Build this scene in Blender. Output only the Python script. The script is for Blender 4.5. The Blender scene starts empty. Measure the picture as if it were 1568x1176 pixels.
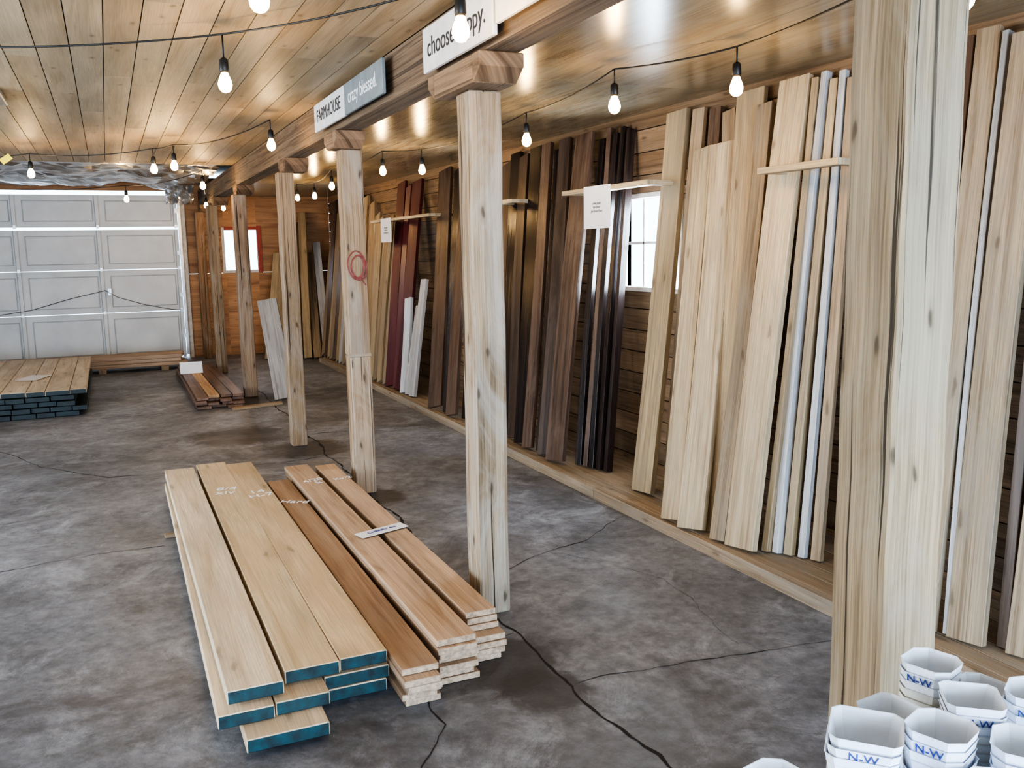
import bpy, bmesh, math, random
from mathutils import Vector, Matrix, noise
random.seed(7)
V=Vector
scene=bpy.context.scene
COL=scene.collection
# ------------------------------------------------------------------ helpers
def link(o,parent=None):
    COL.objects.link(o)
    if parent: o.parent=parent
    return o
def empty(name,loc=(0,0,0)):
    e=bpy.data.objects.new(name,None); e.empty_display_size=.1; e.location=loc
    return link(e)
def newmat(name):
    m=bpy.data.materials.new(name); m.use_nodes=True
    nt=m.node_tree; b=nt.nodes["Principled BSDF"]
    return m,nt,b
def N(nt,t,**kw):
    n=nt.nodes.new(t)
    for k,v in kw.items():
        if k.startswith('i_'): n.inputs[k[2:].replace('_',' ')].default_value=v
        else: setattr(n,k,v)
    return n
def ramp(nt,src,stops):
    r=nt.nodes.new("ShaderNodeValToRGB"); cr=r.color_ramp
    while len(cr.elements)<len(stops): cr.elements.new(.5)
    for e,(p,c) in zip(cr.elements,stops):
        e.position=p; e.color=(c[0],c[1],c[2],1) if not isinstance(c,(int,float)) else (c,c,c,1)
    nt.links.new(src,r.inputs[0]); return r
def mix(nt,mode,fac,a,b):
    m=nt.nodes.new("ShaderNodeMix"); m.data_type='RGBA'; m.blend_type=mode
    for i,v in ((0,fac),(6,a),(7,b)):
        if hasattr(v,'is_linked'): nt.links.new(v,m.inputs[i])
        elif isinstance(v,(int,float)): m.inputs[i].default_value=v if i==0 else (v,v,v,1)
        else: m.inputs[i].default_value=(v[0],v[1],v[2],1)
    return m.outputs[2]
def wood(name,light,dark,rough=.6,knot=.5,grain=1.0,bump=.15,crack=0.0,stain=None,sf=.5,kd=(5,1.5),kr=.055,fl=.75):
    m,nt,b=newmat(name); L=nt.links
    uv=N(nt,"ShaderNodeUVMap",uv_map="UVMap")
    def mp(s):
        n=nt.nodes.new("ShaderNodeMapping"); n.inputs['Scale'].default_value=(s[0],s[1],1); L.new(uv.outputs[0],n.inputs[0]); return n.outputs[0]
    def nz(s,det,dist,rgh=.55,out=0):
        n=N(nt,"ShaderNodeTexNoise",noise_dimensions='2D',i_Scale=1.0,i_Detail=det,i_Distortion=dist,i_Roughness=rgh); L.new(mp(s),n.inputs[0]); return n.outputs[out]
    n1=nz((30*grain,.7),4,.8); n2=nz((210,3.5),2,.2); n3=nz((3.5,.8),3,.3)
    mid=[l*.6+d*.4 for l,d in zip(light,dark)]
    c=ramp(nt,n1,[(.30,dark),(.45,mid),(.62,light)]).outputs[0]
    fine=ramp(nt,n2,[(.35,.66),(.62,1.08)]).outputs[0]
    c=mix(nt,'MULTIPLY',fl,c,fine)
    big=ramp(nt,n3,[(.3,.70),(.7,1.10)]).outputs[0]
    c=mix(nt,'MULTIPLY',.9,c,big)
    if stain:
        n6=nz((5.0,1.3),5,.8,.7)
        sr=ramp(nt,n6,[(.45,0),(.66,sf)]).outputs[0]
        c=mix(nt,'MIX',sr,c,stain)
    if knot>0:
        vo=N(nt,"ShaderNodeTexVoronoi",voronoi_dimensions='2D',i_Scale=1.0)
        wob=N(nt,"ShaderNodeTexNoise",noise_dimensions='2D',i_Scale=1.0,i_Detail=2.0); L.new(mp((30,12)),wob.inputs[0])
        sc=N(nt,"ShaderNodeVectorMath",operation='MULTIPLY_ADD'); L.new(wob.outputs['Color'],sc.inputs[0]); sc.inputs[1].default_value=(.10,.07,0); L.new(mp(kd),sc.inputs[2]); L.new(sc.outputs[0],vo.inputs[0])
        kk=ramp(nt,vo.outputs['Distance'],[(.0,knot),(kr*.55,knot*.85),(kr,knot*.25),(kr*2.0,0)]).outputs[0]
        c=mix(nt,'MIX',kk,c,[x*.35 for x in dark])
    if crack>0:
        n5=nz((46,.5),3,.4)
        ck=ramp(nt,n5,[(.315,crack),(.35,0)]).outputs[0]
        c=mix(nt,'MIX',ck,c,[x*.22 for x in dark])
    at=N(nt,"ShaderNodeAttribute",attribute_name="tint")
    c=mix(nt,'MULTIPLY',1.0,c,at.outputs[0])
    L.new(c,b.inputs['Base Color']); b.inputs['Roughness'].default_value=rough
    bp=N(nt,"ShaderNodeBump",i_Strength=bump,i_Distance=.01); L.new(n1,bp.inputs['Height']); L.new(bp.outputs[0],b.inputs['Normal'])
    return m
def plain(name,col,rough=.6,metal=0,var=.12,scale=12,bump=0):
    m,nt,b=newmat(name)
    tc=N(nt,"ShaderNodeTexCoord"); n=N(nt,"ShaderNodeTexNoise",i_Scale=scale,i_Detail=4.0)
    nt.links.new(tc.outputs['Object'],n.inputs[0])
    r=ramp(nt,n.outputs[0],[(.3,[x*(1-var) for x in col]),(.7,[min(1,x*(1+var)) for x in col])])
    nt.links.new(r.outputs[0],b.inputs['Base Color']); b.inputs['Roughness'].default_value=rough; b.inputs['Metallic'].default_value=metal
    if bump:
        bp=N(nt,"ShaderNodeBump",i_Strength=bump,i_Distance=.02); nt.links.new(n.outputs[0],bp.inputs['Height']); nt.links.new(bp.outputs[0],b.inputs['Normal'])
    return m
def emis(name,col,s):
    m,nt,b=newmat(name); b.inputs['Base Color'].default_value=(*col,1)
    b.inputs['Emission Color'].default_value=(*col,1); b.inputs['Emission Strength'].default_value=s; return m

M={}
M['pine']=wood("pine_pale",(.60,.475,.31),(.39,.275,.16),.6,.65,stain=(.37,.295,.205),sf=.6)
M['pine2']=wood("pine_honey",(.48,.365,.22),(.28,.19,.105),.55,.75,stain=(.30,.245,.17),sf=.65)
M['clear']=wood("pine_planed",(.72,.60,.45),(.56,.435,.29),.6,.6,.6,.05,stain=(.60,.45,.30),sf=.5,kd=(4,.9),fl=.5)
M['tan']=wood("fir_tan",(.38,.28,.175),(.21,.14,.082),.6,.7,stain=(.26,.215,.16),sf=.65)
M['cedar']=wood("cedar_plank",(.54,.385,.27),(.36,.23,.145),.65,.5,.7,.06,stain=(.44,.34,.255),sf=.5,kd=(4,.9),fl=.55)
M['brown']=wood("walnut_brown",(.115,.070,.048),(.040,.024,.018),.40,.4,stain=(.16,.115,.09),sf=.4)
M['dark']=wood("ebony_stained",(.042,.028,.026),(.013,.010,.010),.26,.3)
M['maroon']=wood("purpleheart_maroon",(.13,.028,.034),(.06,.014,.017),.35,.1)
M['white']=wood("white_board_and_sheen",(.52,.53,.55),(.36,.365,.38),.40,.3,stain=(.42,.38,.33),sf=.5)  # white boards, also the painted-in bluish sheen on narrow strips
M['post']=wood("old_post_wood",(.41,.315,.215),(.205,.145,.09),.8,.9,1.6,.35,1.0,(.40,.385,.36),.6,(6,2.1),.06)
M['post2']=wood("front_post_wood",(.34,.265,.175),(.19,.14,.085),.75,.95,1.6,.35,1.0,(.30,.265,.21),.6,(7,2.4),.055)
M['beam']=wood("beam_wood",(.20,.145,.10),(.085,.058,.038),.8,.5,1.2,.4,.7)
M['ceil']=wood("ceiling_pine",(.47,.375,.25),(.36,.27,.165),.5,.75,.45,.04,kd=(4.5,1.9),kr=.045,fl=.4)
M['ply']=wood("ceiling_plywood",(.33,.275,.185),(.23,.18,.115),.24,.2,.3,.05,stain=(.27,.25,.20),sf=.6)
M['wall']=wood("wall_pine",(.27,.18,.11),(.135,.084,.048),.6,.8,.8)
M['plywall']=wood("back_plywood",(.46,.25,.12),(.28,.135,.06),.6,.5,.35)
M['deck']=wood("deck_boards",(.44,.345,.25),(.27,.20,.135),.65,.6,.8,stain=(.29,.26,.22),sf=.6)
M['grey']=wood("weathered_grey_board",(.36,.33,.30),(.20,.17,.15),.7,.4)
M['end']=plain("end_grain",(.50,.37,.26),.75,0,.35,60)
M['teal']=plain("teal_end_paint",(.009,.040,.050),.55,0,.6,25)
M['tealblk']=plain("dark_green_paint",(.008,.018,.022),.5,0,.5,9)
M['paper']=plain("paper",(.78,.79,.83),.7,0,.03,8)
M['black']=plain("black_rubber",(.012,.012,.012),.45,0,.2,20)
M['signw']=plain("sign_white_paint",(.66,.66,.66),.6,0,.10,14)
M['signg']=plain("sign_slate_paint",(.20,.24,.26),.6,0,.15,14)
M['ink']=plain("ink_dark",(.03,.03,.035),.6,0,.1,20)
M['inkb']=plain("ink_blue",(.04,.06,.25),.6,0,.1,20)
M['inkw']=plain("chalk_white",(.85,.85,.88),.8,0,.05,20)
M['red']=plain("red_spray_paint",(.24,.05,.045),.6,0,.3,40)
M['door']=plain("door_white_enamel",(.62,.63,.63),.45,0,.10,2.5)
M['groove']=plain("door_panel_edge",(.40,.41,.42),.5,0,.15,6)
M['steel']=plain("galvanised_steel",(.45,.45,.45),.35,.9,.15,10)
M['foil']=plain("foil_insulation",(.50,.51,.53),.30,.85,.35,4,.6)
M['cup']=plain("berry_carton",(.76,.80,.88),.5,0,.06,30)
M['cream']=plain("cream_carton",(.76,.75,.71),.5,0,.06,30)
M['yellow']=plain("yellow_tag",(.85,.75,.05),.5)
M['frame']=plain("window_frame_paint",(.55,.52,.48),.6,0,.15,20)
M['redframe']=plain("red_window_trim",(.30,.05,.03),.6,0,.15,20)
M['bulb']=emis("warm_bulb_glass",(1.0,.64,.26),30)

def rt(v=.1,h=.025):
    g=1+random.uniform(-v,v); q=random.uniform(-h,h); return (g*(1+q),g,g*(1-q),1)

class B:
    def __init__(s,name,mats):
        s.name=name; s.mats=mats; s.bm=bmesh.new()
        s.uv=s.bm.loops.layers.uv.new("UVMap"); s.tc=s.bm.loops.layers.float_color.new("tint")
    def box(s,p,L,W,T,mat=0,end=None,tint=None,segs=1,jit=0,nearend=None,bow=None):
        """p = centre of the start end, L/W/T = full vectors"""
        p,L,W,T=V(p),V(L),V(W),V(T); tint=tint or rt()
        if end is None: end=mat
        ou,ov=random.uniform(0,50),random.uniform(0,50); w,t,l=W.length,T.length,L.length
        rings=[]
        for i in range(segs+1):
            f=i/segs; c=p+L*f
            if jit: c=c+V((random.uniform(-jit,jit),random.uniform(-jit,jit),0))
            if bow is not None: c=c+bow*math.sin(math.pi*f)
            rings.append([s.bm.verts.new(c+W*a+T*b) for a,b in((-.5,-.5),(.5,-.5),(.5,.5),(-.5,.5))])
        us=[0,w,w+t,2*w+t,2*w+2*t]
        flip=L.dot(W.cross(T))<0
        def face(vs,uvs,mi):
            if flip: vs=vs[::-1]; uvs=uvs[::-1]
            f=s.bm.faces.new(vs); f.material_index=mi
            for lp,u in zip(f.loops,uvs): lp[s.uv].uv=(u[0]+ou,u[1]+ov); lp[s.tc]=tint
        for i in range(segs):
            a,b=rings[i],rings[i+1]; v0,v1=l*i/segs,l*(i+1)/segs
            for k in range(4):
                k2=(k+1)%4
                face([a[k],a[k2],b[k2],b[k]],[(us[k],v0),(us[k+1],v0),(us[k+1],v1),(us[k],v1)],mat)
        e=[(0,0),(w,0),(w,t),(0,t)]
        face(rings[0][::-1],e[::-1],nearend if nearend is not None else end)
        face(rings[-1],e,end)
    def abox(s,lo,hi,axis=1,**k):
        """axis aligned box, grain along axis"""
        lo,hi=V(lo),V(hi); d=hi-lo; c=(lo+hi)/2; ax=[V((1,0,0)),V((0,1,0)),V((0,0,1))]
        p=c.copy(); p[axis]=lo[axis]; a,b=[i for i in range(3) if i!=axis]
        s.box(p,ax[axis]*d[axis],ax[a]*d[a],ax[b]*d[b],**k)
    def done(s,parent=None,bevel=0,smooth=False):
        me=bpy.data.meshes.new(s.name); s.bm.normal_update(); s.bm.to_mesh(me); s.bm.free()
        for m in s.mats: me.materials.append(m)
        if smooth: me.polygons.foreach_set("use_smooth",[True]*len(me.polygons))
        o=bpy.data.objects.new(s.name,me); link(o,parent)
        if bevel:
            bv=o.modifiers.new("bev",'BEVEL'); bv.width=bevel; bv.segments=1; bv.limit_method='ANGLE'
        return o
R3=random.Random(21)
def lean(bb,bot,top,w,t=.035,mat=0,end=None,yaw=.12,tint=None):
    """board standing on its end and leaning; bot/top centre points"""
    bot,top=V(bot),V(top); L=top-bot
    W=V((math.sin(yaw),-math.cos(yaw),0)); n=L.normalized(); W=(W-n*W.dot(n)).normalized(); T=n.cross(W)
    low=min((bot+W*a*w/2+T*b*t/2).z for a in(-1,1) for b in(-1,1))
    bot=bot+V((0,0,bot.z-low+.002)); L=top-bot
    bow=W*R3.uniform(-.014,.014)*L.length/2.2+T*R3.uniform(-.008,.008)
    bb.box(bot,L,W*w,T*t,mat=mat,end=end if end is not None else mat,tint=tint,segs=6,bow=bow)
def curve(name,pts,r,mat,parent=None,cyc=False):
    c=bpy.data.curves.new(name,'CURVE'); c.dimensions='3D'; c.bevel_depth=r; c.bevel_resolution=2
    sp=c.splines.new('POLY'); sp.points.add(len(pts)-1); sp.use_cyclic_u=cyc
    for q,p in zip(sp.points,pts): q.co=(*p,1)
    c.materials.append(mat); o=bpy.data.objects.new(name,c); return link(o,parent)
def text(name,body,size,mat,origin,xd,yd,parent=None,align='CENTER',sx=1):
    t=bpy.data.curves.new(name,'FONT'); t.body=body; t.size=size; t.align_x=align; t.align_y='CENTER'; t.extrude=.0006
    t.materials.append(mat); o=bpy.data.objects.new(name,t)
    x=V(xd).normalized(); y=V(yd).normalized(); z=x.cross(y)
    mt=Matrix((x*sx,y,z)).transposed().to_4x4(); mt.translation=V(origin); o.matrix_world=mt
    link(o)
    if parent: o.parent=parent; o.matrix_parent_inverse=parent.matrix_world.inverted()
    return o

# ------------------------------------------------------------------ camera
yaw,pitch,roll=map(math.radians,(23.99,8.563,-1.014)); fpx=1372.2
Fh=V((math.sin(yaw),math.cos(yaw),0)); R=V((math.cos(yaw),-math.sin(yaw),0)); Z=V((0,0,1))
F=Fh*math.cos(pitch)-Z*math.sin(pitch); U=Fh*math.sin(pitch)+Z*math.cos(pitch)
R2=R*math.cos(roll)+U*math.sin(roll); U2=-R*math.sin(roll)+U*math.cos(roll)
cam=bpy.data.cameras.new("camera"); co=bpy.data.objects.new("camera",cam); link(co)
mw=Matrix((R2,U2,-F)).transposed().to_4x4(); mw.translation=V((0,0,1.5)); co.matrix_world=mw
cam.sensor_width=36; cam.lens=36*fpx/1568; cam.clip_start=.05; scene.camera=co

# ------------------------------------------------------------------ room
XL,XR,YB,YN=-4.6,3.18,14.0,-3.0
ZC,ZR=2.42,2.34; YE=10.0
POSTS=[(1.378,1.272,.142),(1.365,3.34,.134),(1.375,5.42,.128),(1.275,7.03,.118),(1.29,9.75,.135),(1.24,11.9,.13),(1.25,13.7,.12)]
# floor
m,nt,b=newmat("concrete_floor"); L=nt.links
tc=N(nt,"ShaderNodeTexCoord")
def nz(s,d,dist=0,r=.6,off=0):
    n=N(nt,"ShaderNodeTexNoise",i_Scale=s,i_Detail=d,i_Distortion=dist,i_Roughness=r)
    mp_=N(nt,"ShaderNodeMapping"); mp_.inputs['Location'].default_value=(off,off*.7,off*.3); L.new(tc.outputs['Object'],mp_.inputs[0]); L.new(mp_.outputs[0],n.inputs[0]); return n.outputs[0]
base=ramp(nt,nz(.8,7,.5),[(.30,(.120,.126,.142)),(.5,(.188,.198,.225)),(.68,(.28,.294,.335))]).outputs[0]
spk=ramp(nt,nz(16,7,off=3,r=.7),[(.35,.62),(.65,1.22)]).outputs[0]
c=mix(nt,'MULTIPLY',.9,base,spk)
wh=ramp(nt,nz(2.4,10,.6,.82,off=9),[(.51,0),(.68,.65)]).outputs[0]
c=mix(nt,'MIX',wh,c,(.45,.475,.54))
dk=ramp(nt,nz(1.0,8,.7,.75,off=5),[(.35,.7),(.50,0)]).outputs[0]
c=mix(nt,'MIX',dk,c,(.062,.060,.068))
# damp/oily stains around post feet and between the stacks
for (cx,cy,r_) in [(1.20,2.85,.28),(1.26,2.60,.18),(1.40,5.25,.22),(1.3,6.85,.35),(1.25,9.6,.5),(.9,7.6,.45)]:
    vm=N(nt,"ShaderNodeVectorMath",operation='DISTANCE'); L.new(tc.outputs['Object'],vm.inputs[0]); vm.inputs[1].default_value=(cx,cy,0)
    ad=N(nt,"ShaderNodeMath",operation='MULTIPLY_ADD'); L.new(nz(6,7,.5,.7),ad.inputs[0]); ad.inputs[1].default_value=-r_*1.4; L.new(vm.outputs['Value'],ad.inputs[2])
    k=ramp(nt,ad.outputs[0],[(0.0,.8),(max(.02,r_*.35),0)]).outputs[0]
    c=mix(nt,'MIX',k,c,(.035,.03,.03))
L.new(c,b.inputs['Base Color'])
rr=ramp(nt,nz(1.7,4),[(.3,.36),(.7,.66)]).outputs[0]; L.new(rr,b.inputs['Roughness'])
bp=N(nt,"ShaderNodeBump",i_Strength=.25,i_Distance=.01); L.new(nz(25,5),bp.inputs['Height']); L.new(bp.outputs[0],b.inputs['Normal'])
f=B("floor",[m]); f.abox((XL,YN-3,-.1),(XR+.2,YB+.3,0)); f.done()
# cracks in the slab (thin filled ribbons)
crk=plain("crack_dirt",(.022,.020,.020),.9)
def crack(pts,w):
    bm=bmesh.new(); P=[]
    for (a,b2) in zip(pts[:-1],pts[1:]):
        a,b2=V((*a,0)),V((*b2,0)); n=max(2,int((b2-a).length/.03))
        for i in range(n): P.append(a.lerp(b2,i/n))
    P.append(V((*pts[-1],0))); prev=None
    for i,p in enumerate(P):
        d=(P[min(i+1,len(P)-1)]-P[max(i-1,0)]).normalized(); nn=V((-d.y,d.x,0))
        o=nn*(noise.noise(p*2.2)*.04+noise.noise(p*9)*.016+noise.noise(p*25)*.007); ww=w*(.25+1.3*abs(noise.noise(p*6+V((3,1,0)))))
        a=bm.verts.new(p+o+nn*ww+V((0,0,.0012))); c=bm.verts.new(p+o-nn*ww+V((0,0,.0012)))
        if prev: bm.faces.new([prev[0],prev[1],c,a])
        prev=(a,c)
    me=bpy.data.meshes.new("crack"); bm.to_mesh(me); bm.free(); me.materials.append(crk)
    return me
cracks=empty("floor_cracks")
for pts,w in [([(1.33,1.2),(1.36,2.0),(1.35,3.07),(1.40,5.1),(1.42,8.8),(1.42,11)],.011),([(1.39,2.6),(2.0,2.55),(2.57,2.44)],.0032),
  ([(1.45,3.66),(1.73,3.8),(2.15,3.95),(2.56,4.2)],.003),([(1.36,3.05),(1.0,2.95),(.86,2.78),(.86,2.54),(.73,2.34),(.6,1.9)],.005),
  ([(-1.4,8.3),(-.88,7.96),(-.54,7.17),(-.09,6.61),(.5,6.45),(1.35,6.5)],.006),([(-1.2,4.7),(-.36,4.86),(.16,4.87)],.0035),([(1.42,7.4),(2.56,7.3)],.005),([(-1.5,9.2),(0,9.1),(1.3,9.0)],.005),([(1.9,3.9),(2.2,3.3),(2.1,2.6)],.0015)]:
    link(bpy.data.objects.new("crack",crack(pts,w)),cracks)

# ceiling planks (run down the length of the barn, butt jointed)
c=B("ceiling",[M['ceil'],M['black']])
x=XL; w=.137
while x<1.28:
    y=YN+random.uniform(-2,0)
    while y<YE:
        y2=y+random.choice([1.8,2.4,3.0,3.6])
        a,bb_=max(y,YN),min(y2,YE)
        if bb_>a: c.abox((x+.0022,a+.002,ZC),(min(x+w,1.28)-.0022,bb_-.002,ZC+.018),1,mat=0,tint=rt(.12,.035))
        y=y2
    x+=w
c.abox((XL,YN,ZC+.25),(XR+.2,YB+.1,ZC+.3),1,mat=1)
c.abox((XL,YN,ZC+.02),(1.3,YE,ZC+.03),1,mat=1); c.done()
c=B("ceiling_side_bay",[M['ply'],M['black']])
y=YN
while y<YB:
    for xa,xb in ((1.40,2.35),(2.35,XR)): c.abox((xa+.001,y+.0015,ZR),(xb-.001,min(y+2.4,YB)-.0015,ZR+.015),1,mat=0,tint=rt(.09,.02))
    y+=2.4
c.abox((1.4,YN,ZR+.016),(XR,YB,ZR+.03),1,mat=1)
c.done()
# foil faced insulation beyond the plank ceiling
bm=bmesh.new(); nx,ny=70,50; g=[]
for j in range(ny+1):
    row=[]
    for i in range(nx+1):
        px=XL+(1.27-XL)*i/nx; py=YE-.02+(YB-YE)*j/ny
        q=V((px*1.8,py*1.8,0)); row.append(bm.verts.new((px,py,2.47+.10*noise.noise(q)+.07*abs(noise.noise(q*3.3)))))
    g.append(row)
for j in range(ny):
    for i in range(nx): bm.faces.new([g[j][i],g[j+1][i],g[j+1][i+1],g[j][i+1]])
me=bpy.data.meshes.new("ceiling_foil"); bm.to_mesh(me); bm.free(); me.materials.append(M['foil']); link(bpy.data.objects.new("ceiling_foil_insulation",me))
# loose foil curtain hanging beside the door header
bm=bmesh.new(); g=[]
for j in range(13):
    g.append([bm.verts.new((.78+.36*i/16,13.0+.06*math.sin(i*1.1+j*.3)+.05*noise.noise(V((i*.5,j*.5,2))),2.42-.26*(j/12)*(1-.5*abs(noise.noise(V((i*.35,0,5))))))) for i in range(17)])
for j in range(12):
    for i in range(16): bm.faces.new([g[j][i],g[j+1][i],g[j+1][i+1],g[j][i+1]])
me=bpy.data.meshes.new("foil_flap"); bm.to_mesh(me); bm.free(); me.materials.append(M['foil']); link(bpy.data.objects.new("hanging_foil_flap",me))

# right wall with window openings
WZ0,WZ1=1.24,1.81; wins=[(4.60,5.24),(6.62,7.25),(10.9,11.5)]
w_=B("wall_right",[M['wall'],M['black']])
z=.1-.1425
while z<2.5:
    z2=z+.1425
    segs=[(YN,YB)]
    if z>=WZ0-.01 and z2<=WZ1+.01:
        e=[YN]+[v for p in wins for v in p]+[YB]; segs=list(zip(e[0::2],e[1::2]))
    for a,b2 in segs:
        y=a
        while y<b2-.01:
            y2=min(b2,y+random.choice([2.4,3.0,3.7]))
            if b2-y2<.4: y2=b2
            w_.abox((XR,y+.001,z+.003),(XR+.02,y2-.001,z2-.003),1,mat=0,tint=rt(.2,.06)); y=y2
    z=z2
e=[YN]+[v for p in wins for v in p]+[YB]
for a,b2 in zip(e[0::2],e[1::2]): w_.abox((XR+.02,a,0),(XR+.05,b2,2.6),1,mat=1)
for a,b2 in wins:
    w_.abox((XR+.02,a,0),(XR+.05,b2,WZ0),1,mat=1); w_.abox((XR+.02,a,WZ1),(XR+.05,b2,2.6),1,mat=1)
w_.done()
for i,(a,b2) in enumerate(wins):
    w=B("window_%d"%(i+1),[M['frame']])
    x0,x1=XR-.01,XR+.05
    w.abox((x0,a-.03,WZ0-.03),(x1,a,WZ1+.03),2); w.abox((x0,b2,WZ0-.03),(x1,b2+.03,WZ1+.03),2)
    w.abox((x0,a,WZ0-.03),(x1,b2,WZ0),1); w.abox((x0,a,WZ1),(x1,b2,WZ1+.03),1)
    for k in(1,2): yy=a+(b2-a)*k/3; w.abox((XR+.01,yy-.009,WZ0),(XR+.03,yy+.009,WZ1),2)
    w.abox((XR+.01,a,(WZ0+WZ1)/2-.009),(XR+.03,b2,(WZ0+WZ1)/2+.009),1)
    w.done(bevel=.002)
# back wall: plywood right of the garage door
DX=.98
w_=B("wall_back",[M['plywall']])
BW=(1.61,2.08,1.26,1.85)
def bk(x0,x1,z0,z1): w_.abox((x0,YB,z0),(x1,YB+.05,z1),0,tint=rt(.12,.05))
bk(DX+.04,BW[0],0,1.22);bk(DX+.04,BW[0],1.224,2.6);bk(BW[0],BW[1],0,BW[2]);bk(BW[0],BW[1],BW[3],2.6);bk(BW[1],XR,0,1.22);bk(BW[1],XR,1.224,2.6)
bk(XL,DX+.04,2.41,2.6); bk(XL,-4.15,0,2.4)
w_.done()
w=B("window_4",[M['frame'],M['redframe']])
w.abox((BW[0]-.04,YB-.02,BW[2]-.04),(BW[0],YB+.05,BW[3]+.04),2);w.abox((BW[1],YB-.02,BW[2]-.04),(BW[1]+.06,YB+.05,BW[3]+.06),2,mat=1)
w.abox((BW[0],YB-.02,BW[3]),(BW[1],YB+.05,BW[3]+.05),0,mat=1);w.abox((BW[0],YB-.02,BW[2]-.04),(BW[1],YB+.05,BW[2]),0)
w.abox(((BW[0]+BW[1])/2-.01,YB,BW[2]),((BW[0]+BW[1])/2+.01,YB+.02,BW[3]),2); w.done()
w_=B("wall_left",[M['wall']]); w_.abox((XL-.05,YN,0),(XL,1,2.6),1); w_.abox((XL-.05,8,0),(XL,YB,2.6),1); w_.done()

# garage door: 4 rows of embossed panels
d=B("door_1",[M['door'],M['steel'],M['groove']])
rows=[.03,.70,1.31,1.905,2.37]; pw=1.03
for r in range(4):
    z0,z1=rows[r],rows[r+1]-(.038 if r==2 else .008)
    if r==3: z1=2.35
    d.abox((-4.1,YB+.03,z0),(DX,YB+.07,z1),0,tint=(1,1,1,1))
    for k in range(5):
        xa=DX-pw*(k+1)+.09; xb=DX-pw*k-.09
        za,zb=z0+.09,z1-.09
        for (p,q) in (((xa-.012,za-.012),(xb+.012,za)),((xa-.012,zb),(xb+.012,zb+.012)),((xa-.012,za),(xa,zb)),((xb,za),(xb+.012,zb))):
            d.abox((p[0],YB+.020,p[1]),(q[0],YB+.03,q[1]),0,mat=2)
        d.abox((DX-pw*k-.05,YB+.002,z0+.005),(DX-pw*k-.004,YB+.032,z1-.005),2,mat=0)
        d.abox((DX-pw*k-.058,YB+.015,z0+.005),(DX-pw*k-.05,YB+.031,z1-.005),2,mat=2)
    for k in range(5): d.abox((DX-pw*k-.05,YB+.0,z0-.02),(DX-pw*k-.01,YB+.02,z0+.03),2,mat=1)
d.abox((-.02,YB-.03,.95),(.03,YB+.03,1.05),2,mat=1)
door=d.done(bevel=.002)
t=B("trim_1",[M['steel'],M['frame']]); t.abox((DX+.0,YB-.07,.05),(DX+.035,YB-.02,2.4),2); t.abox((DX+.035,YB-.03,0),(DX+.1,YB+.05,2.41),2,mat=1)
for zz in(.3,.9,1.5,2.1): t.abox((DX-.04,YB-.05,zz),(DX+.03,YB-.03,zz+.06),2)
t.done()
curve("cord",[(-1.6,YB-.02,.70),(-1.0,YB-.02,.78),(-.5,YB-.02,.92),(-.05,YB-.03,1.02),(.1,YB-.03,.92),(.45,YB-.02,.80),(.8,YB-.02,.72),(.97,YB-.02,.70)],.004,M['black'],door)

# ------------------------------------------------------------------ platform along right wall
p=B("lumber_platform",[M['deck'],M['end']])
PZ=.066
for k,(xa,xb) in enumerate([(2.57,2.61)]+[(2.613+i*.0945,2.613+(i+1)*.0945-.003) for i in range(6)]):
    y=1.0
    while y<12.3:
        y2=min(12.3,y+random.choice([2.4,3.0,3.6])); p.abox((xa,y+.002,.0 if k==0 else .03),(xb,y2-.002,PZ),1,tint=rt(.14,.04)); y=y2
p.done(bevel=.002)

# ------------------------------------------------------------------ posts, beam
PT=2.10
tin=[(1.05,.98,.88,1),(1.1,1.07,1.02,1),(1.1,1.0,.92,1),(.9,.82,.75,1),(.8,.72,.68,1),(.8,.75,.7,1),(.7,.55,.45,1)]
for i,(x,y,s) in enumerate(POSTS):
    o=B("wooden_post",[M['post2' if i==0 else 'post']])
    if i==2: # spliced post: newer lower half
        o.box((x,y,0),(0,0,.87),(s,0,0),(0,s,0),segs=7,jit=.0025,tint=(1.15,1.03,.92,1)); o.box((x-.004,y,.87),(0,0,PT-.87),(s,0,0),(0,s,0),segs=9,jit=.0025,tint=(.95,.85,.75,1))
        o.abox((x-.070,y-.069,.86),(x+.066,y-.05,.885),0,tint=(.9,.85,.8,1))
    else: o.box((x,y,0),(0,0,PT),(s,0,0),(0,s,0),segs=14,jit=.0025,tint=tin[i])
    ob=o.done(bevel=.006)
    if i==2:
        for k,(rx,rz) in enumerate([(.050,.085),(.036,.066),(.045,.075)]):
            pts=[(x-.005+.008*k+rx*math.cos(a/24*math.tau)*(1+.1*math.sin(a*.7)),y-.0665,1.42-.008*k+rz*math.sin(a/24*math.tau)) for a in range(24)]
            curve("spray_ring",pts,.0038,M['red'],ob,True)
        curve("spray_tail",[(x+.02,y-.0665,1.36),(x+.035,y-.0665,1.32),(x+.05,y-.0665,1.30)],.0038,M['red'],ob)
bb=B("ceiling_beam",[M['beam']])
for (a,b2) in [(YN,3.28),(3.283,9.83),(9.833,YB)]: bb.abox((1.28,a,2.202),(1.42,b2,2.42),1,segs=8)
bb.done(bevel=.004)
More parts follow.
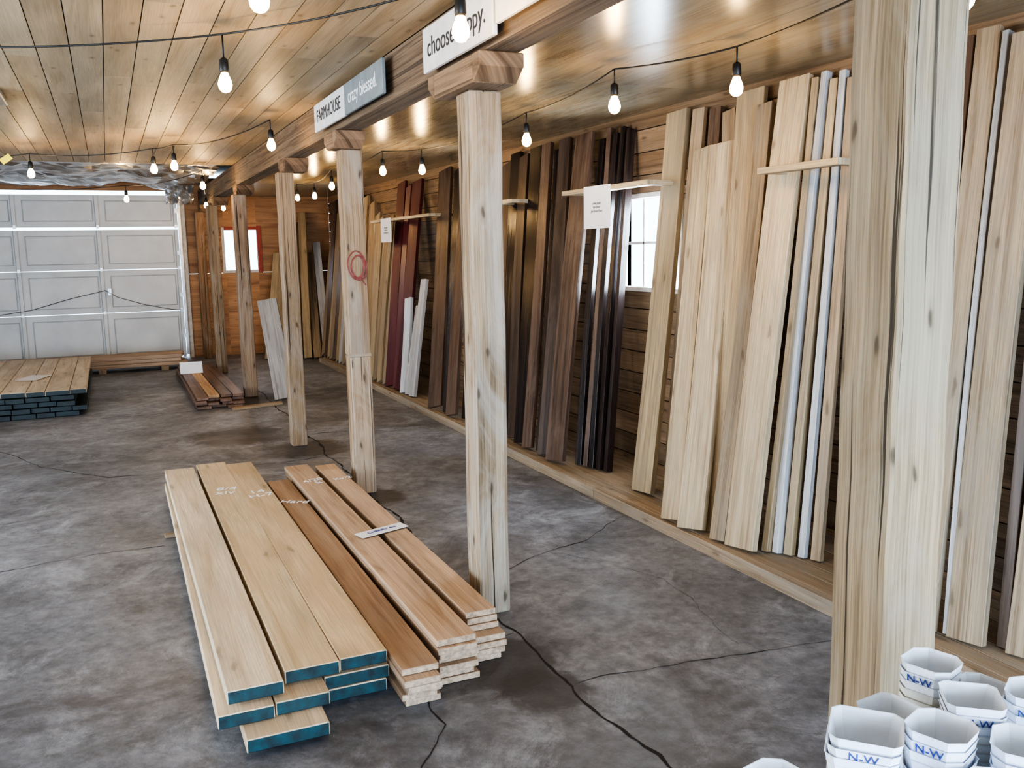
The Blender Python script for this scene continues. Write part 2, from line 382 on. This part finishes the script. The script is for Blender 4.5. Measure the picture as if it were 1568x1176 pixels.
# bolsters
for i,(x,y,s) in enumerate(POSTS):
    bb=B("post_bolster",[M['beam']])
    hl=.28 if i<2 else .15
    ti=(1.5,1.38,1.22,1) if i<2 else (1.3,1.1,.95,1)
    xa_,xb_=1.345-.088,1.345+.088; z0=PT+.0015
    bb.abox((xa_,y-hl+.07,z0),(xb_,y+hl-.07,2.2),1,tint=ti)
    for sgn in(-1,1):
        va=[[bb.bm.verts.new((xx,y+sgn*q,zz)) for q,zz in((hl-.07,z0),(hl,2.15),(hl,2.2),(hl-.07,2.2))] for xx in(xa_,xb_)]
        a,c2=va
        fs=[a[::-1],c2]+[[a[k],a[(k+1)%4],c2[(k+1)%4],c2[k]] for k in range(4)]
        for fv in fs:
            if sgn<0: fv=fv[::-1]
            f_=bb.bm.faces.new(fv)
            for lp in f_.loops: lp[bb.uv].uv=((lp.vert.co.x+lp.vert.co.z)*.3+i,lp.vert.co.y); lp[bb.tc]=ti
    bb.done(bevel=.004)

# signs
def sign(y0,y1,z0,z1,mat,body,size,ink,xx=1.235,sx=1):
    s=B("hanging_sign",[mat,M['beam']]); s.abox((xx-.009,y0,z0),(xx+.009,y1,z1),1)
    s.abox((xx+.009,(y0+y1)/2-.02,(z0+z1)/2),(1.279,(y0+y1)/2+.02,(z0+z1)/2+.03),0,mat=1)
    o=s.done(bevel=.003)
    text("lettering",body,size,ink,(xx-.0105,(y0+y1)/2,(z0+z1)/2),(0,-1,0),(0,0,1),o,sx=sx)
sign(2.86,3.58,2.205,2.375,M['signw'],"choose happy.",.105,M['ink'])
sign(2.10,2.84,2.235,2.40,M['signw'],"MARKET",.13,M['ink'])
sign(4.91,5.66,2.225,2.385,M['signw'],"FARMHOUSE",.10,M['ink'],sx=1.05)
sign(4.17,4.90,2.225,2.385,M['signg'],"crazy blessed.",.10,M['inkw'])

# ------------------------------------------------------------------ leaning boards
def grp(lst,mats,name="leaning_lumber_boards",bev=.002,tv=.14):
    b_=B(name,[M[k] for k in mats]+[M['end']]); n=len(mats)
    for it in lst:
        (xb,yb),(yt,zt),w,mi=it[:4]; xt=it[4] if len(it)>4 else 3.10; t=it[5] if len(it)>5 else .036
        yw=it[6] if len(it)>6 else .15+R3.uniform(-.10,.16)
        zb=it[7] if len(it)>7 else PZ
        lean(b_,(xb,yb,zb),(xt,yt,zt),w,t,mi,n if mi==n else mi,yw,rt(tv,.03))
    return b_.done(bevel=bev)
# near right of big post
grp([((2.76,2.55),(2.72,2.20),.12,3,3.12),((2.72,2.38),(2.60,2.28),.08,3,3.12),((2.67,2.27),(2.48,2.29),.085,1),((2.72,2.20),(2.40,2.26),.025,2,3.10,.05),
     ((2.72,2.13),(2.29,2.24),.13,1,3.08,.036),((2.80,2.04),(2.18,2.22),.04,3,3.12,.03),((2.80,1.94),(2.05,2.2),.15,1),((2.84,1.76),(1.90,2.22),.15,3),((2.8,1.58),(1.7,2.2),.17,1),((2.8,1.33),(1.45,2.2),.18,1)],['pine2','tan','white','brown'])
# pale boards; narrow white strips put the blue-white sheen of board sides into colour
grp([((2.77,4.36),(4.54,2.28),.18,1,3.12),((2.88,4.25),(4.36,2.27),.09,2,3.14,.03),((2.88,4.03),(4.20,2.25),.09,4,3.14),
     ((2.60,3.81),(4.20,2.03),.14,0,3.06),((2.60,3.64),(4.02,2.04),.155,0,3.06),((2.70,3.52),(3.88,2.29),.17,1,3.12),((2.76,3.63),(4.08,2.22),.10,2,3.14),
     ((2.62,3.44),(3.73,2.20),.10,2,3.09),((2.64,3.30),(3.53,2.29),.175,0,3.10),((2.73,3.22),(3.41,2.27),.035,1,3.12,.04),((2.76,3.18),(3.36,2.29),.035,3,3.13,.04),((2.79,3.135),(3.31,2.25),.04,1,3.14,.04),((2.82,3.08),(3.26,2.28),.035,3,3.14,.03),((2.85,3.02),(3.20,2.24),.05,2,3.14,.03)],['pine','pine2','tan','white','brown'])
# dark boards
grp([((2.74,6.42),(7.02,2.20),.18,0,3.12),((2.72,6.26),(6.82,2.27),.12,1,3.12),((2.71,6.08),(6.62,2.23),.12,0),((2.69,5.90),(6.40,2.27),.13,1),((2.67,5.74),(6.22,2.28),.10,0),((2.72,5.62),(6.06,2.22),.08,1,3.12),((2.68,5.49),(5.92,2.28),.11,0),
     ((2.66,5.28),(5.63,2.28),.18,2),((2.77,5.14),(5.42,2.22),.05,1,3.12),((2.79,5.07),(5.33,2.28),.04,0,3.13,.05),((2.80,5.01),(5.25,2.24),.04,1,3.13,.05),((2.82,4.95),(5.17,2.27),.04,1,3.14,.05),((2.84,4.89),(5.10,2.25),.035,1,3.14,.05)],['brown','dark','brown'],tv=.35)
grp([((2.62,7.60),(8.46,2.28),.18,0),((2.66,7.38),(8.14,2.26),.14,1,3.12),((2.62,7.18),(7.86,2.24),.14,0),((2.70,7.0),(7.6,2.2),.14,1,3.12),((2.72,6.78),(7.35,2.2),.14,0,3.12)],['brown','dark'],tv=.3)
grp([((2.64,9.10),(9.88,2.26),.15,0),((2.66,8.94),(9.62,2.2),.12,0),((2.66,8.78),(9.32,2.24),.18,0)],['maroon'],tv=.3)
grp([((2.64,8.62),(8.85,1.02),.12,0,2.80),((2.66,8.40),(8.50,1.22),.10,0,2.86),((2.66,8.52),(8.68,.95),.10,0,2.86)],['white'])
grp([((2.62,9.42),(10.30,1.90),.11,0),((2.62,9.58),(10.55,1.80),.11,1),((2.64,9.26),(10.1,1.84),.10,1),((2.62,9.74),(10.75,1.9),.10,0),((2.66,9.9),(10.9,1.95),.13,0),((2.7,10.1),(11.15,2.1),.13,1),((2.7,10.28),(11.3,2.0),.12,2)],['pine2','tan','brown'])
grp([((2.66,10.5+i*.17),(11.45+i*.17,random.uniform(1.85,2.26)),.125,[0,1,3,2,1,3,0,2,1,0,2,1][i%12]) for i in range(12)],['pine2','tan','brown','white'],tv=.22)
grp([((2.0+i*.13,13.0-i*.05),(13.9,1.5+.15*(i%5)),.11,i%4,2.35+i*.1,.03,1.2,0) for i in range(7)],['pine2','tan','white','brown'])
# odd leaning offcuts beside far post
grp([((1.56,9.25),(9.66,1.02),.20,0,1.50,.03,1.2,0)],['grey'],"leaning_offcut")
grp([((1.68,9.95),(9.9,.9),.2,0,1.56,.03,.1,0)],['grey'],"leaning_offcut")

# retaining rails + paper labels
def rail(y0,y1,z=1.865,x=2.885):
    r=B("board_retaining_rail",[M['pine']]); r.abox((x-.035,y0,z-.015),(x+.035,y1,z+.015),1)
    for yy in(y0+.03,y1-.03): r.abox((x+.035,yy-.02,z-.015),(XR-.002,yy+.02,z+.015),0)
    r.done(bevel=.002)
rail(4.46,5.52); rail(2.98,3.50,1.845); rail(8.3,10.4,1.84); rail(6.35,6.75,1.865)
def label(pts,name="paper_price_label"):
    bm=bmesh.new(); vs=[bm.verts.new(p) for p in pts]; bm.faces.new(vs); me=bpy.data.meshes.new(name); bm.to_mesh(me); bm.free(); me.materials.append(M['paper'])
    o=bpy.data.objects.new(name,me); link(o); s=o.modifiers.new("s",'SOLIDIFY'); s.thickness=.0012; return o
def vlabel(y0,y1,z0,z1,x):
    o=label([(x,y1,z0),(x,y0,z0),(x,y0,z1),(x,y1,z1)])
    text("print","wide plank\nkiln dried\nper board foot",(y1-y0)*.07,M['signg'],(x-.002,(y0+y1)/2,(z0+z1)/2),(0,-1,0),(0,0,1),o)
vlabel(4.86,5.20,1.62,1.885,2.845); vlabel(9.55,9.95,1.6,1.86,2.845)

# ------------------------------------------------------------------ lumber stacks on the floor, centre
s=B("lumber_stack",[M['clear'],M['teal'],M['end'],M['tan'],M['pine']])
def flat(s,x0,x1,ya,yb,z0,z1,mat=0,near=1,far=2,sk=0,tint=None):
    s.box(((x0+x1)/2,ya,(z0+z1)/2),(sk,yb-ya,0),(x1-x0,0,0),(0,0,z1-z0),mat=mat,end=far,nearend=near,tint=tint or rt(.06,.03),segs=4)
T=.044
for yy in(3.25,4.98): s.abox((.17 if yy>4 else .26,yy,0),(.78,yy+.04,.02),0,mat=3)
flat(s,.27,.52,2.60,5.75,.021,.021+T); flat(s,.53,.76,2.80,5.70,.021,.021+T)
flat(s,.20,.37,2.69,5.78,.068,.068+T,sk=.02); flat(s,.375,.545,2.70,5.8,.068,.068+T); flat(s,.55,.77,2.80,5.8,.068,.068+T)
flat(s,.235,.408,2.73,5.90,.122,.122+T,sk=-.005,tint=(1.04,1.08,1.13,1)); flat(s,.422,.60,2.79,5.96,.122,.122+T,sk=.0,tint=(.96,.93,.86,1)); flat(s,.603,.765,2.80,5.88,.122,.122+T,sk=-.01,tint=(.90,.84,.75,1))
st1=s.done(bevel=.003)
s=B("lumber_stack",[M['cedar'],M['end'],M['tan']])
for k in range(6):
    j=random.uniform(-.015,.015); flat(s,.785+j,.905+j+random.uniform(-.01,.01),2.66+random.uniform(-.03,.04),5.3+random.uniform(-.05,.1),k*.0245+.001,k*.0245+.0235,near=1,far=1,sk=0,tint=(.80,.73,.68,1) if k==5 else None)
st2=s.done(bevel=.0015)
s=B("lumber_stack",[M['cedar'],M['end'],M['tan']])
for k in range(7):
    tp=(1.08,1.07,1.05,1) if k==6 else None
    j=random.uniform(-.012,.012)
    flat(s,.94+j,1.085+j,2.78+random.uniform(-.03,.04),5.58+random.uniform(-.05,.04),k*.0245+.001,k*.0245+.0235,near=1,far=1,sk=-.015,tint=tp or rt(.14,.04))
    j=random.uniform(-.010,.010)
    flat(s,1.115+j,1.235+j,2.93+random.uniform(-.05,.03),5.58+random.uniform(-.05,.04),k*.0245+.001,k*.0245+.0235,near=1,far=1,sk=-.01,tint=tp or rt(.14,.04))
st3=s.done(bevel=.0015)
def scr(body,x,y,z,par,sz=.07,a=0): text("pencil_mark",body,sz,M['inkw'],(x,y,z),(math.cos(a),math.sin(a),0),(-math.sin(a),math.cos(a),0),par)
scr("8/4\nxiv",.52,5.2,.168,st1,.09,-.2); scr("14\nH-7",.68,5.05,.168,st1,.09,.1); scr("Hard",.84,4.85,.15,st2,.08,-.5); scr("4/20\nk",1.02,5.15,.173,st3,.07,.3); scr("Kv/2",1.18,5.15,.173,st3,.06,.2)
lb=label([(.97,4.05,.178),(.99,3.97,.178),(1.24,4.05,.178),(1.22,4.13,.178)]); text("print","CHERRY 4/4",.03,M['inkb'],(1.105,4.05,.180),(.95,.3,0),(-.3,.95,0),lb)

# far left stack with dark painted ends
s=B("lumber_stack",[M['clear'],M['tealblk'],M['black'],M['pine']])
for r in range(5):
    z0=.003+r*.052
    x=-3.2+random.uniform(0,.05)
    while x<-.40:
        w=random.choice([.16,.19,.21]); x2=min(x+w,-.27)
        s.box(((x+x2)/2,9.36+random.uniform(-.01,.04),z0+.023),(0,3.05,0),(x2-x-.006,0,0),(0,0,.046),mat=0 if r==4 else 1,end=1,nearend=1,tint=(1.0,1.05,1.12,1) if r==4 else rt(.3)); x=x2
sl=s.done(bevel=.003)
lb=label([(-.95,10.3,.266),(-.75,10.2,.266),(-.62,10.6,.266),(-.82,10.7,.266)])
# brown stack
s=B("lumber_stack",[M['brown'],M['tan'],M['cedar']])
for r in range(4):
    x=.68
    while x<1.06:
        w=random.choice([.12,.15]); j=random.uniform(-.012,.012)
        s.box((x+w/2+j,9.12+random.uniform(-.06,.12),.003+r*.03+.0135),(random.uniform(-.02,.02),2.8,0),(w-.012,0,0),(0,0,.027),mat=random.choice([0,0,0,1]),tint=(1.8,1.55,1.35,1) ); x+=w
s.box((1.0,8.93,.012),(.5,.14,0),(0,.09,0),(0,0,.022),mat=1)
s.done(bevel=.002)
lb=label([(.68,11.0,.13),(.93,11.0,.13),(.93,11.04,.26),(.68,11.04,.26)])
# timbers across the back
s=B("timber_pile",[M['cedar'],M['tan']])
for xx in(-.2,.55): s.abox((xx,12.55,0),(xx+.09,13.1,.06),1,mat=1)
for r in range(3):
    for k in range(3): s.abox((-1.2-random.uniform(0,.1),12.6+k*.16,.061+r*.048),(.82+random.uniform(-.05,.06),12.745+k*.16,.061+r*.048+.045),0,mat=0)
s.done(bevel=.003)

# ------------------------------------------------------------------ string lights
def lathe(bm,prof,c,mi,n=14):
    rings=[]
    for r,z in prof: rings.append([bm.verts.new((c[0]+r*math.cos(k/n*math.tau),c[1]+r*math.sin(k/n*math.tau),c[2]+z)) for k in range(n)])
    for a,b2 in zip(rings[:-1],rings[1:]):
        for k in range(n):
            f=bm.faces.new([a[k],a[(k+1)%n],b2[(k+1)%n],b2[k]]); f.material_index=mi; f.smooth=True
    for rg,rev in((rings[0],False),(rings[-1],True)):
        f=bm.faces.new(rg[::-1] if not rev else rg); f.material_index=mi
def strand(anch,hang,bulbs,sag=.03,power=3.0):
    """anch: list of points the cable passes, bulbs: indices with a hanging bulb"""
    root=empty("string_lights"); pts=[]
    for a,b2 in zip(anch[:-1],anch[1:]):
        a,b2=V(a),V(b2); l=(b2-a).length
        for i in range(12):
            t=i/12; p=a.lerp(b2,t); p.z-=sag*l*4*t*(1-t)*.5; pts.append(p)
    pts.append(V(anch[-1])); curve("cable",pts,.004,M['black'],root)
    bm=bmesh.new()
    for i in bulbs:
        x,y,z=anch[i]
        zb=z-hang
        lathe(bm,[(.0035,0),(.0035,-(hang-.075))],(x,y,z),0,8)
        lathe(bm,[(.010,.078),(.017,.070),(.019,.030),(.015,.02)],(x,y,zb),0)
        lathe(bm,[(.013,.022),(.016,.012),(.024,-.006),(.028,-.024),(.025,-.041),(.015,-.053),(.003,-.057)],(x,y,zb),1)
        l=bpy.data.lights.new("bulb_light",'POINT'); l.energy=power; l.color=(1,.64,.28); l.shadow_soft_size=.03
        o=bpy.data.objects.new("bulb_light",l); o.location=(x,y,zb-.095); link(o,root)
    me=bpy.data.meshes.new("bulbs"); bm.to_mesh(me); bm.free(); me.materials.append(M['black']); me.materials.append(M['bulb'])
    link(bpy.data.objects.new("bulbs",me),root)
strand([(-2.6,5.6,2.34),(-.47,4.47,2.37),(.49,3.89,2.37),(1.05,3.12,2.38),(1.05,2.70,2.36),(.43,2.60,2.37),(-.8,2.2,2.37)],.17,[0,2,4,5,6])
strand([(-2.2,9.0,2.32),(-.51,8.47,2.34),(.40,7.84,2.34),(.54,7.64,2.35),(1.04,6.14,2.36)],.14,[0,1,2,3,4],.06)
strand([(-1.8,11.6,2.3),(.26,11.3,2.29),(.95,9.77,2.34),(1.22,12.3,2.27),(1.50,12.9,2.27)],.13,[1,2,3,4],.05,4.5)
strand([(2.25,1.89,2.335),(2.41,3.10,2.30),(2.17,3.67,2.30),(2.34,4.98,2.30),(2.36,7.00,2.30),(2.12,7.29,2.31),(2.10,9.04,2.31),(2.26,10.62,2.31),(2.14,11.02,2.31),(2.2,13.2,2.31)],.14,[0,1,2,3,4,5,6,7,8],.04,3.2)
tg=B("yellow_tag",[M['yellow']]); tg.box((-.72,8.5,2.27),(.07,0,.05),(.03,0,-.04),(0,.003,0)); tg.done()
fx=B("ceiling_light_fixture",[M['steel'],M['frame']]); fx.abox((-.66,5.75,2.385),(-.46,6.2,2.419),1); fx.abox((-.61,5.8,2.355),(-.51,6.15,2.385),1,mat=1); fx.done(bevel=.006)

# ------------------------------------------------------------------ table with stacks of berry cartons
tb=B("small_table",[M['deck'],M['post']])
for k in range(5): tb.abox((.70+k*.096,.40,.69),(.70+k*.096+.093,.925,.715),1)
for xx in(.71,1.12):
    for yy in(.41,.865): tb.abox((xx,yy,0),(xx+.05,yy+.05,.69),2,mat=1)
tb.abox((.71,.43,.62),(1.17,.45,.69),0,mat=1); tb.abox((.71,.88,.62),(1.17,.90,.69),0,mat=1); tb.done(bevel=.003)
def oct_(r,ch=.42):
    q=r*(1-ch); return [(r,-q),(r,q),(q,r),(-q,r),(-r,q),(-r,-q),(-q,-r),(q,-r)]
def cups(x,y,zt,rot,mi=0,sc=1.0,ch=.42):
    bm=bmesh.new(); n=max(3,int((zt-.717-.055)/.0125)); ca,sa=math.cos(rot),math.sin(rot)
    for k in range(n+1):
        z0=.717+k*(zt-.717-.055)/n; jx,jy=random.uniform(-.0025,.0025),random.uniform(-.0025,.0025)
        prof=[(.033,0),(.0425,.052),(.0440,.055),(.0430,.0545),(.0415,.051),(.0320,.003)]
        rings=[]
        for r,z in prof: rings.append([bm.verts.new((x+jx+a*ca-b2*sa,y+jy+a*sa+b2*ca,z0+z)) for a,b2 in oct_(r*sc,ch)])
        for a,b2 in zip(rings[:-1],rings[1:]):
            for i in range(8): bm.faces.new([a[i],a[(i+1)%8],b2[(i+1)%8],b2[i]]).material_index=mi if k<n-2 else 0
        bm.faces.new(rings[0][::-1]); bm.faces.new(rings[-1])
    me=bpy.data.meshes.new("carton_stack"); bm.to_mesh(me); bm.free(); me.materials.append(M['cup']); me.materials.append(M['cream'])
    o=link(bpy.data.objects.new("paper_carton_stack",me))
    d=V((-x,-y,0)).normalized(); best=max([V((math.cos(rot+q),math.sin(rot+q),0)) for q in(0,math.pi/2,math.pi,-math.pi/2)],key=lambda v:v.dot(d))
    xd=V((-best.y,best.x,0))
    text("ink_mark","N-W",.017,M['inkb'],V((x,y,zt-.022))+best*.0435*sc,xd,V((best.x*.18,best.y*.18,1)),o)
for a in [(1.065,.890,.890,.3,1,.84),(.845,.80,.885,.75,0,1.02,.25),(.942,.765,.880,.35,0,.90),(1.035,.795,.885,.9,1,.86,.25),(1.02,.70,.87,.6,0,.95),(.76,.86,.80,.2,1),
          (.955,.862,.855,.1,1,.84,.3),(1.125,.765,.885,.5,0,.86),(.925,.672,.85,.2,0,.9),(1.135,.86,.85,.15,1,.8)]: cups(*a)

# ------------------------------------------------------------------ light
w=bpy.data.worlds.new("world"); scene.world=w; w.use_nodes=True
bg=w.node_tree.nodes['Background']; bg.inputs[0].default_value=(.72,.86,1.0,1); bg.inputs[1].default_value=3.0
def area(name,loc,rot,sx,sy,e,col):
    l=bpy.data.lights.new(name,'AREA'); l.shape='RECTANGLE'; l.size=sx; l.size_y=sy; l.energy=e; l.color=col
    o=bpy.data.objects.new(name,l); o.location=loc; o.rotation_euler=rot; link(o)
area("daylight_front_doorway",(1.1,-2.9,.95),(math.radians(90),0,0),4.0,1.8,250,(.56,.75,1.0))
area("added_side_fill",(-4.5,4.5,1.1),(math.radians(90),0,math.radians(-90)),6.5,2.0,110,(.88,.94,1.0))  # added fill from the unseen left, brightens board faces toward the room
for i,(a,b2) in enumerate(wins): area("daylight_window",(XR+.12,(a+b2)/2,1.52),(math.radians(90),0,math.radians(90)),.6,.55,30,(.72,.86,1))
scene.view_settings.view_transform='AgX'
try: scene.view_settings.look='AgX - High Contrast'
except Exception: pass
scene.view_settings.exposure=.72
